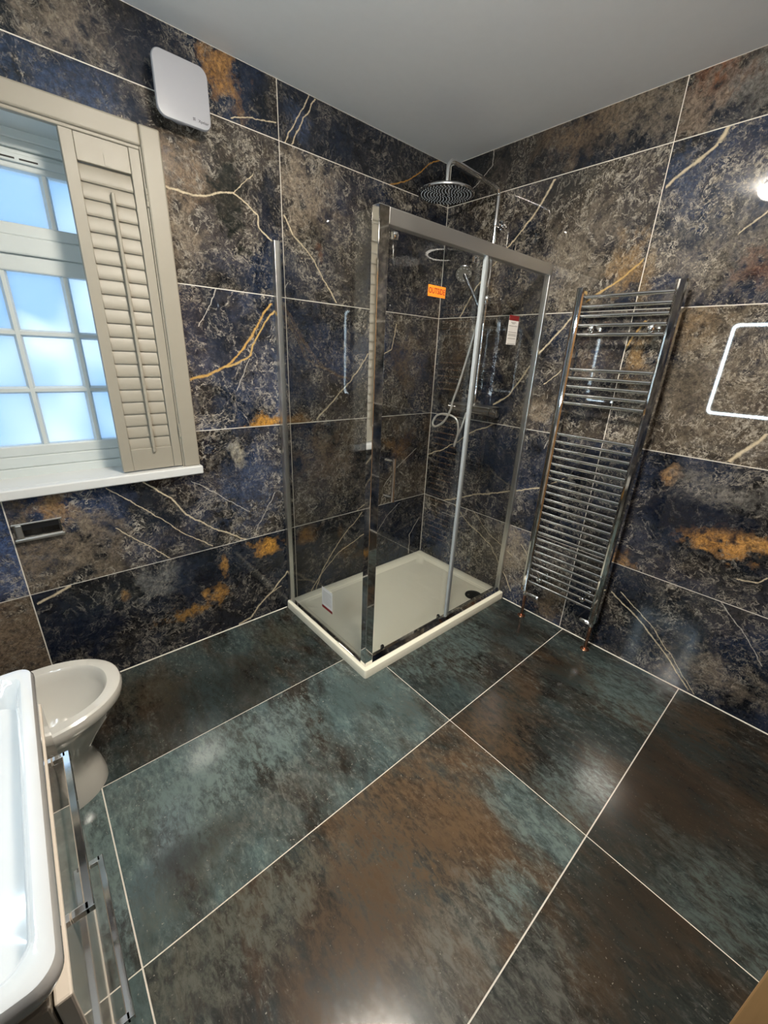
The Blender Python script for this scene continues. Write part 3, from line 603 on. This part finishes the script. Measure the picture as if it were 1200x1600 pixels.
for z0, z1 in ((1.955, 2.012), (1.105, 1.162)):
    b = MB()
    for k in range(3): b.tube([(1.664, .022, z0+(z1-z0)*(k/3+.01)), (1.664, .022, z0+(z1-z0)*((k+1)/3-.01))], .0045, 10)
    b.build('hinge', M_white, sh)

# ---- extractor fan
fan = thing('extractor_fan', (1.51, 0, 2.23), 'square white extractor fan with a flat rounded cover near the ceiling', 'extractor fan')
MB().lathe((1.512, 0, 2.322), (0, 1, 0), [(.074, 0), (.074, .040), (.068, .052)], 40).build('spigot_base', M_plastic, fan)
def rr_loop(cx, cz, hx_, hz_, r, y, n=8):
    out = []
    for q, (sx, sz) in enumerate(((1, 1), (-1, 1), (-1, -1), (1, -1))):
        for k in range(n+1):
            a = PI/2*(q + k/n); out.append((cx+sx*(hx_-r)+r*math.cos(a), y, cz+sz*(hz_-r)+r*math.sin(a)))
    return out
FC = (1.511, 2.322)
cov = MB().loft([rr_loop(*FC, .088, .088, .026, .053), rr_loop(*FC, .092, .092, .030, .058), rr_loop(*FC, .092, .092, .030, .066), rr_loop(*FC, .0895, .0895, .028, .0695), rr_loop(*FC, .070, .070, .022, .0705)]).build('cover', M_plastic, fan)
text_mesh('Xpelair', .0125, Matrix.Translation((1.448, .0707, 2.252)) @ Matrix.Rotation(PI, 4, 'Z') @ Matrix.Rotation(PI/2, 4, 'X'), 'lettering', M_logo, cov)
b = MB()
for k in range(4):
    a = k*PI/2; b.tube([Vector((1.481, .0707, 2.2535))+Vector((math.cos(a+t_)*(.0015+.0035*t_), 0, math.sin(a+t_)*(.0015+.0035*t_))) for t_ in (0, .35, .7, 1.0)], [.0008, .0013, .0013, .0007], 6)
b.build('logo', M_logo, cov)

# ---- flush plate
fp = thing('flush_plate', (2.217, 0, .755), 'chrome dual flush plate with dark buttons below the window', 'flush plate')
b = MB(); b.rbox(2.146, 2.290, 0, .010, .756, .826, .003).build('plate', M_chrome, fp)
MB().rbox(2.152, 2.284, .010, .011, .773, .820, .0004).build('recess', M_black, fp)
for x0, x1 in ((2.155, 2.203), (2.206, 2.262)):
    MB().rbox(x0, x1, .011, .014, .778, .800, .001).build('flush_button', M_darkchrome, fp)
MB().rbox(2.140, 2.294, .010, .018, .753, .766, .003).build('lower_bar', M_satin, fp)
MB().rbox(2.140, 2.294, .010, .016, .8205, .8275, .002).build('upper_bar', M_satin, fp)
MB().rbox(2.264, 2.284, .010, .018, .766, .822, .003).build('end_bar', M_satin, fp)

# ---- toilet pan
to = thing('toilet', (2.45, .515, 0), 'white back-to-wall toilet pan without a seat below the window', 'toilet')
TCY = .525
def dring(tip, hwid, z, back=XB-.001, n=64, cy=TCY):
    cx = tip+hwid*1.25; out = []
    for k in range(n):
        a = 2*PI*k/n; c_, s_ = math.cos(a), math.sin(a)
        if c_ >= 0: out.append((cx-(cx-tip)*abs(c_)**(2/2.1), cy+hwid*math.copysign(abs(s_)**(2/2.1), s_), z))
        else: out.append((cx+(back-cx)*abs(c_)**(2/9), cy+hwid*math.copysign(abs(s_)**(2/9), s_), z))
    return out
def oring(tip, bk, hwid, z, n=64, cy=TCY):
    cx = tip+(bk-tip)*.42; out = []
    for k in range(n):
        a = 2*PI*k/n; c_, s_ = math.cos(a), math.sin(a)
        rx = (cx-tip) if c_ >= 0 else (bk-cx); e = 2/2.2 if c_ >= 0 else 2/3
        out.append((cx-rx*math.copysign(abs(c_)**e, c_), cy+hwid*math.copysign(abs(s_)**e, s_), z))
    return out
L = [dring(2.205, .118, 0), dring(2.205, .118, .025), dring(2.215, .112, .08), dring(2.232, .104, .14), dring(2.215, .108, .19), dring(2.175, .130, .25), dring(2.135, .158, .31), dring(2.118, .172, .345),
     dring(2.110, .180, .352), dring(2.102, .186, .362), dring(2.100, .188, .385), dring(2.104, .185, .397), dring(2.112, .178, .402), oring(2.142, 2.56, .142, .400), oring(2.150, 2.55, .135, .392), oring(2.156, 2.545, .130, .36), oring(2.160, 2.54, .126, .345),
     oring(2.185, 2.52, .112, .30), oring(2.22, 2.48, .088, .25), oring(2.27, 2.43, .055, .22), oring(2.31, 2.39, .02, .21)]
MB().loft(L).build('pan', M_ceramic, to)

# ---- vanity unit and basin
VY0, VY1 = 1.020, 1.568; VF = 2.272
va = thing('vanity_unit', (2.49, 1.29, 0), 'gloss taupe vanity cabinet with two drawers beside the toilet', 'cabinet')
MB().rbox(VF+.020, XB-.001, VY0, VY1, .045, .770, .003).build('body', M_cab, va)
MB().box(VF+.06, XB-.01, VY0+.02, VY1-.02, 0, .045).build('plinth', M_slot, va)
MB().box(2.36, 2.363, VY1, VY1+.0012, .40, .70).build('side_slot', M_slot, va)
for z0, z1, hz in ((.408, .765, .712), (.050, .400, .385)):
    d = MB().rbox(VF, VF+.018, VY0, VY1, z0, z1, .003).build('drawer', M_gloss, va)
    b = MB(); hx_ = VF-.022; ya, yb = 1.135, 1.455
    b.rbox(hx_-.006, hx_+.006, ya, yb, hz-.006, hz+.006, .0015)
    for yy in (ya, yb-.012): b.rbox(hx_, VF, yy, yy+.012, hz-.006, hz+.006, .0015)
    b.build('handle', M_chrome, d)
ba = thing('washbasin', (2.49, 1.29, .77), 'white ceramic washbasin on top of the vanity cabinet', 'basin')
def rloop(x0, x1, y0, y1, r, z, n=8):
    out = []
    for q, (sx, sy) in enumerate(((1, 1), (-1, 1), (-1, -1), (1, -1))):
        cx = (x1-r) if sx > 0 else (x0+r); cy = (y1-r) if sy > 0 else (y0+r)
        for k in range(n+1):
            a = PI/2*(q+k/n); out.append((cx+r*math.cos(a), cy+r*math.sin(a), z))
    return out
BX0, BX1, BY0, BY1 = 2.268, XB-.001, .994, 1.590
L = [rloop(BX0+.02, BX1, BY0+.03, BY1-.03, .02, .771), rloop(BX0+.008, BX1, BY0+.012, BY1-.012, .025, .800), rloop(BX0, BX1, BY0, BY1, .028, .826), rloop(BX0, BX1, BY0, BY1, .028, .838), rloop(BX0+.004, BX1-.002, BY0+.004, BY1-.004, .026, .847), rloop(BX0+.012, BX1-.006, BY0+.012, BY1-.012, .024, .850),
     rloop(BX0+.020, BX1-.12, BY0+.022, BY1-.026, .03, .848), rloop(BX0+.026, BX1-.125, BY0+.030, BY1-.036, .03, .838), rloop(BX0+.036, BX1-.13, BY0+.046, BY1-.06, .035, .80), rloop(BX0+.09, BX1-.15, BY0+.11, BY1-.11, .05, .782), rloop(BX0+.17, BX1-.2, BY0+.24, BY1-.24, .03, .779)]
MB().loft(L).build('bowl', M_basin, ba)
MB().lathe((2.47, 1.292, .779), (0, 0, 1), [(.03, 0), (.031, .002), (.024, .005)], 24).build('waste_plug', M_chrome, ba)

# ---- mirror with light band on wall_back (seen as a reflection in the tiles)
MY0, MY1, MZ0, MZ1 = 1.010, 1.570, 1.080, 1.890
mi = thing('mirror', (XB, 1.29, MZ0), 'rounded mirror with a glowing light band, reflected in the wall by the radiator', 'mirror')
def mloop(ins, x, r): 
    return [(x, p[0], p[1]) for p in [(q[1], q[2]) for q in [(0, a, z) for a, z in [(c[0], c[2]) for c in rr_loop((MY0+MY1)/2, (MZ0+MZ1)/2, (MY1-MY0)/2-ins, (MZ1-MZ0)/2-ins, r, 0)]]]]
MB().loft([mloop(0, XB-.001, .05), mloop(0, XB-.030, .05)]).build('mirror_glass', M_mirror, mi)
MB().loft([mloop(.024, XB-.0304, .04), mloop(.024, XB-.0312, .04), mloop(.042, XB-.0312, .03), mloop(.042, XB-.0304, .03)], cap0=False, cap1=False, smooth=False).build('light_band', M_led, mi)

# ---- flush ceiling light (out of frame, seen reflected in tiles, glass and floor)
LX, LY = 1.46, 1.35
dl = thing('ceiling_light', (LX, LY, H), 'round opal ceiling light, reflected in the tiles at the right edge', 'lamp')
MB().lathe((LX, LY, H), (0, 0, -1), [(.150, 0), (.155, .004), (.155, .018), (.150, .020)], 48).build('base', M_plastic, dl)
MB().lathe((LX, LY, H-.020), (0, 0, -1), [(.162, 0), (.168, .008), (.164, .022), (.148, .038), (.115, .050), (.06, .057)], 56).build('diffuser', M_lens, dl)

# ---- shower tray
TX, TY, TZ = 1.178, .776, .046
tr = thing('shower_tray', (TX/2, TY/2, 0), 'cream rectangular shower tray with a raised rim in the corner', 'shower tray')
L = [rloop(.001, TX, .001, TY, .012, 0, 5), rloop(.001, TX, .001, TY, .012, TZ-.006, 5), rloop(.0015, TX-.002, .0015, TY-.002, .012, TZ-.001, 5), rloop(.004, TX-.007, .004, TY-.007, .012, TZ, 5),
     rloop(.036, TX-.046, .036, TY-.046, .045, TZ, 5), rloop(.042, TX-.052, .042, TY-.052, .045, TZ-.004, 5), rloop(.058, TX-.068, .058, TY-.068, .05, TZ-.010, 5), rloop(.066, TX-.076, .066, TY-.076, .05, TZ-.019, 5), rloop(.13, TX-.14, .13, TY-.14, .05, TZ-.022, 5)]
MB().loft(L).build('tray', M_tray, tr)
wc = MB().lathe((.167, .658, TZ-.0215), (0, 0, 1), [(.056, 0), (.056, .004), (.050, .007), (.02, .0085)], 40).build('waste_cover', M_black, tr)
MB().lathe((.200, .640, TZ-.0145), (0, 0, 1), [(.008, 0), (.008, .002), (.005, .003)], 16).build('screw', M_chrome, wc)

# ---- shower enclosure
EZ, EX, EY = TZ, 1.160, .752                # stands on the tray; outer corner
ZT = 1.942
en = thing('shower_enclosure', (EX/2, EY, EZ), 'glass corner shower enclosure with chrome frame and sliding door', 'shower enclosure')
MB().rbox(1.114, EX, EY-.038, EY, EZ, ZT, .002).build('corner_post', M_alu, en)
MB().rbox(1.138, 1.164, .001, .030, EZ, ZT, .002).build('wall_channel', M_satin, en)
MB().rbox(.001, .020, EY-.036, EY-.006, EZ, ZT, .002).build('wall_channel', M_satin, en)
MB().rbox(.020, 1.114, EY-.036, EY-.002, 1.892, ZT, .002).build('header_rail', M_satin, en)
b = MB(); b.loft([[(x, y, z) for y, z in ((EY-.040, EZ), (EY, EZ), (EY, EZ+.006), (EY-.012, EZ+.030), (EY-.030, EZ+.030), (EY-.040, EZ+.012))] for x in (.020, 1.114)], smooth=False)
b.build('bottom_rail', M_alu, en)
MB().rbox(1.140, 1.162, .030, EY-.038, EZ, EZ+.010, .002).build('side_rail', M_alu, en)
sp = MB().box(1.148, 1.154, .026, EY-.036, EZ+.008, ZT-.002).build('side_glass', M_glass, en)
fx = MB().box(.016, .556, EY-.014, EY-.008, EZ+.028, 1.895).build('fixed_glass', M_glass, en)
sd = MB().box(.520, 1.108, EY-.030, EY-.024, EZ+.034, 1.890).build('sliding_door_glass', M_glass, en)
MB().rbox(.546, .560, EY-.020, EY-.004, EZ+.028, 1.893, .002).build('edge_seal', M_seal, fx)
MB().rbox(.516, .528, EY-.034, EY-.020, EZ+.034, 1.890, .002).build('edge_seal', M_seal, sd)
b = MB()
for z in (.915, 1.073): b.tube([(1.062, EY-.024, z), (1.062, EY+.030, z)], .007, 12)
b.tube([(1.062, EY+.030, .900), (1.062, EY+.030, 1.088)], .0085, 14)
b.build('door_handle', M_chrome, sd)
for x in (1.036, .612):
    b = MB(); b.rbox(x-.008, x+.008, EY-.024, EY-.010, .082, .108, .003).lathe((x, EY-.010, .096), (0, 1, 0), [(.007, 0), (.007, .003), (.004, .004)], 16)
    b.build('roller', M_darkchrome, sd)
for x in (1.075, .62):
    b = MB(); b.rbox(x-.012, x+.012, EY-.022, EY-.008, 1.855, 1.880, .003).lathe((x, EY-.008, 1.868), (0, 1, 0), [(.010, 0), (.010, .003), (.006, .005)], 16)
    b.build('roller', M_chrome, sd)
# stickers on the glass
yg = EY-.024
st = MB().box(.778, .880, yg, yg+.0004, 1.706, 1.746).build('orange_sticker', M_orange, sd); st['label'] = 'bright orange sticker reading OUTSIDE'
text_mesh('OUTSIDE', .0235, Matrix.Translation((.829, yg+.0006, 1.726)) @ Matrix.Rotation(PI, 4, 'Z') @ Matrix.Rotation(PI/2, 4, 'X') @ Matrix.Scale(1.22, 4, (0, 1, 0)), 'lettering', M_red, st, bold=True)
yg2 = EY-.008
st = MB().box(.240, .324, yg2, yg2+.0004, 1.556, 1.686).build('product_label', M_paper, fx); st['label'] = 'white paper label with a dark red heading'
MB().box(.240, .324, yg2+.0004, yg2+.0007, 1.664, 1.686).build('heading', M_red, st)
for k, (z, a, b_) in enumerate(((1.655, .262, .304), (1.650, .272, .296), (1.640, .246, .318), (1.612, .246, .318), (1.603, .246, .318), (1.597, .246, .318), (1.584, .25, .316), (1.560, .246, .318))):
    MB().box(a, b_, yg2+.0004, yg2+.0006, z-.0012, z+.0012).build('print_line', M_ink, st)
xg = 1.154
st = MB().box(xg, xg+.0004, .364, .462, .190, .318).build('product_label', M_paper, sp); st['label'] = 'white paper label with a dark red foot'
MB().box(xg+.0004, xg+.0007, .364, .462, .190, .206).build('heading', M_red, st)
for k in range(8): MB().box(xg+.0004, xg+.0006, .374, .452-(.02 if k % 3 == 2 else 0), .225+k*.010, .2275+k*.010).build('print_line', M_ink, st)

# ---- rain shower set
ss = thing('rain_shower', (.055, .40, 1.2), 'chrome rain shower with overhead rose, hand shower and bar valve in the corner', 'shower')
RX, RY = .055, .400
arm = bez([(RX, RY, 1.22), (RX, RY, 1.8), (RX, RY, 2.24), (RX, RY, 2.285), (RX+.010, RY, 2.308), (RX+.035, RY, 2.318), (RX+.2, RY, 2.325), (.40, RY, 2.332), (.438, RY, 2.328), (.458, RY, 2.310), (.462, RY, 2.28), (.462, RY, 2.235)], 6)
MB().tube(arm, .011, 14).build('riser_pipe', M_chrome, ss)
HC = (.462, RY)
hd = MB().lathe((HC[0], HC[1], 2.245), (0, 0, -1), [(.014, 0), (.016, .010), (.022, .018), (.060, .026), (.120, .034), (.129, .039), (.130, .046), (.126, .050)], 56).build('shower_head', M_darkchrome, ss)
MB().lathe((HC[0], HC[1], 2.205), (0, 0, -1), [(.1305, 0), (.133, .003), (.133, .008), (.127, .0105), (.1255, .010)], 56, cap=False).build('rim', M_chrome, hd)
nz = MB(); nz.lathe((0, 0, 0), (0, 0, -1), [(.0024, 0), (.0018, .003)], 6); n0 = None
for k in range(1, 9):
    cnt = 6*k if k < 8 else 44
    for q in range(cnt):
        a = 2*PI*q/cnt + k*.1; rr = .0145*k if k < 8 else .116
        pos = (HC[0]+rr*math.cos(a), HC[1]+rr*math.sin(a), 2.1950)
        if n0 is None: n0 = nz.build('nozzle', M_nozzle, hd, loc=pos)
        else: instance('nozzle', n0.data, hd, pos)
b = MB(); b.tube([(RX, RY, 2.165), (.003, RY, 2.165)], .008).lathe((0, RY, 2.165), (1, 0, 0), [(.022, 0), (.022, .006), (.014, .008)]).lathe((RX, RY, 2.152), (0, 0, 1), [(.016, 0), (.016, .026)])
b.build('wall_bracket', M_chrome, ss)
# slider and hand shower
b = MB(); b.lathe((RX, RY, 1.775), (0, 0, 1), [(.018, 0), (.020, .004), (.020, .040), (.018, .044)]).tube([(RX, RY, 1.797), (RX+.06, RY-.012, 1.797)], .010).tube([(RX, RY+.018, 1.797), (RX, RY+.04, 1.797)], .012)
b.build('slider', M_chrome, ss)
h0 = Vector((RX+.065, RY-.012, 1.775)); h1 = h0 + Vector((.05, -.075, .150))
b = MB(); b.tube([h0-(h1-h0)*.12, h0, h0+(h1-h0)*.5, h1], [.010, .011, .012, .013], 14)
hs = b.build('hand_shower', M_darkchrome, ss)
ax = Vector((.62, .45, -.62)).normalized()
MB().lathe(h1-ax*.012, ax, [(.012, 0), (.030, .006), (.046, .014), (.048, .022), (.044, .026)], 32).build('spray_face', M_darkchrome, hs)
for k in range(12):
    a = 2*PI*k/12; u = ax.cross(Vector((0, 0, 1))).normalized(); v_ = ax.cross(u); c = h1+ax*.0135+.033*(math.cos(a)*u+math.sin(a)*v_)
    MB().lathe(c, ax, [(.0022, 0), (.0016, .003)], 6).build('nozzle', M_nozzle, hs)
# bar valve with shelf
MB().tube([(.062, .265, 1.188), (.062, .530, 1.188)], .021, 24).build('valve_body', M_chrome, ss)
for y0, y1 in ((.215, .262), (.533, .580)):
    MB().lathe((.062, y0, 1.188), (0, 1, 0), [(.020, 0), (.024, .003), (.024, y1-y0-.003), (.020, y1-y0)], 24).build('valve_knob', M_chrome, ss)
MB().rbox(.004, .118, .250, .550, 1.214, 1.222, .004, 3).build('shelf', M_satin, ss)
for y in (.325, .475):
    MB().lathe((.0005, y, 1.188), (1, 0, 0), [(.030, 0), (.030, .008), (.014, .010), (.014, .05)], 24).build('wall_flange', M_chrome, ss)
hz = h0-(h1-h0)*.12
hose = bez([hz, hz+Vector((.01, .012, -.06)), (.135, .385, 1.55), (.145, .340, 1.35), (.150, .305, 1.23), (.150, .295, 1.18), (.155, .255, 1.105), (.165, .195, 1.065), (.160, .165, 1.085), (.150, .190, 1.135), (.140, .260, 1.150), (.125, .330, 1.125), (.115, .345, 1.05), (.105, .320, .955), (.095, .318, .99), (.080, .345, 1.09), (.062, .352, 1.168)], 10)
MB().tube(hose, .0065, 10).build('hose', M_hose, ss)

# ---- towel radiator
ra = thing('towel_radiator', (.075, 1.16, 0), 'tall chrome ladder towel radiator on copper pipes, mounted beside the shower', 'radiator')
RDX = .080; RYL, RYR = .955, 1.362; RZ0, RZ1 = .185, 1.812
def upright(y):
    loops = []
    sec = [(RDX-.022, y-.016), (RDX-.022, y+.016), (RDX-.019, y+.019), (RDX+.014, y+.019), (RDX+.020, y+.013), (RDX+.022, y+.006), (RDX+.022, y-.006), (RDX+.020, y-.013), (RDX+.014, y-.019), (RDX-.019, y-.019)]
    loops = [[(a, b_, z) for a, b_ in sec] for z in (RZ0, RZ1)]
    return MB().loft(loops, smooth=False)
for y in (RYL, RYR): upright(y).build('upright', M_chrome, ra)
rail = MB().tube([(0, RYL+.010-1.16, 0), (0, -.12, 0), (0, .12, 0), (0, RYR-.010-1.16, 0)], .0085, 14)
zs = [1.772-.04*k for k in range(5)] + [1.455-.04*k for k in range(5)] + [1.136-.0402*k for k in range(23)]
r0 = rail.build('rail', M_chrome, ra, loc=(RDX, 1.16, zs[0]))
for z in zs[1:]: instance('rail', r0.data, ra, (RDX, 1.16, z))
for y in (1.035, 1.288):
    for z in (1.634, .290):
        b = MB(); b.tube([(.001, y, z), (RDX+.004, y, z)], .008).lathe((RDX+.002, y, z), (1, 0, 0), [(.013, 0), (.016, .006), (.014, .014), (.008, .018)]).lathe((0, y, z), (1, 0, 0), [(.018, 0), (.018, .006), (.012, .010)])
        b.build('wall_bracket', M_chrome, ra)
for y, s in ((RYL+.008, 1), (RYR-.002, -1)):
    b = MB(); b.lathe((RDX-.003, y, .150), (0, 0, 1), [(.011, 0), (.013, .006), (.013, .022), (.010, .036)], 16)
    L_ = .085 if s > 0 else .062
    b.lathe((RDX-.003, y, .166), (0, s, 0), [(.009, 0), (.012, .012), (.0125, .020), (.014, .026), (.014, L_-.008), (.011, L_)], 20)
    b.build('valve', M_chrome, ra)
    MB().tube([(RDX-.003, y, .001), (RDX-.003, y, .152)], .0085, 14).build('pipe', M_copper, ra)
    MB().lathe((RDX-.003, y, 0), (0, 0, 1), [(.024, 0), (.024, .003), (.018, .008), (.009, .010)], 24).build('floor_collar', M_copper, ra)
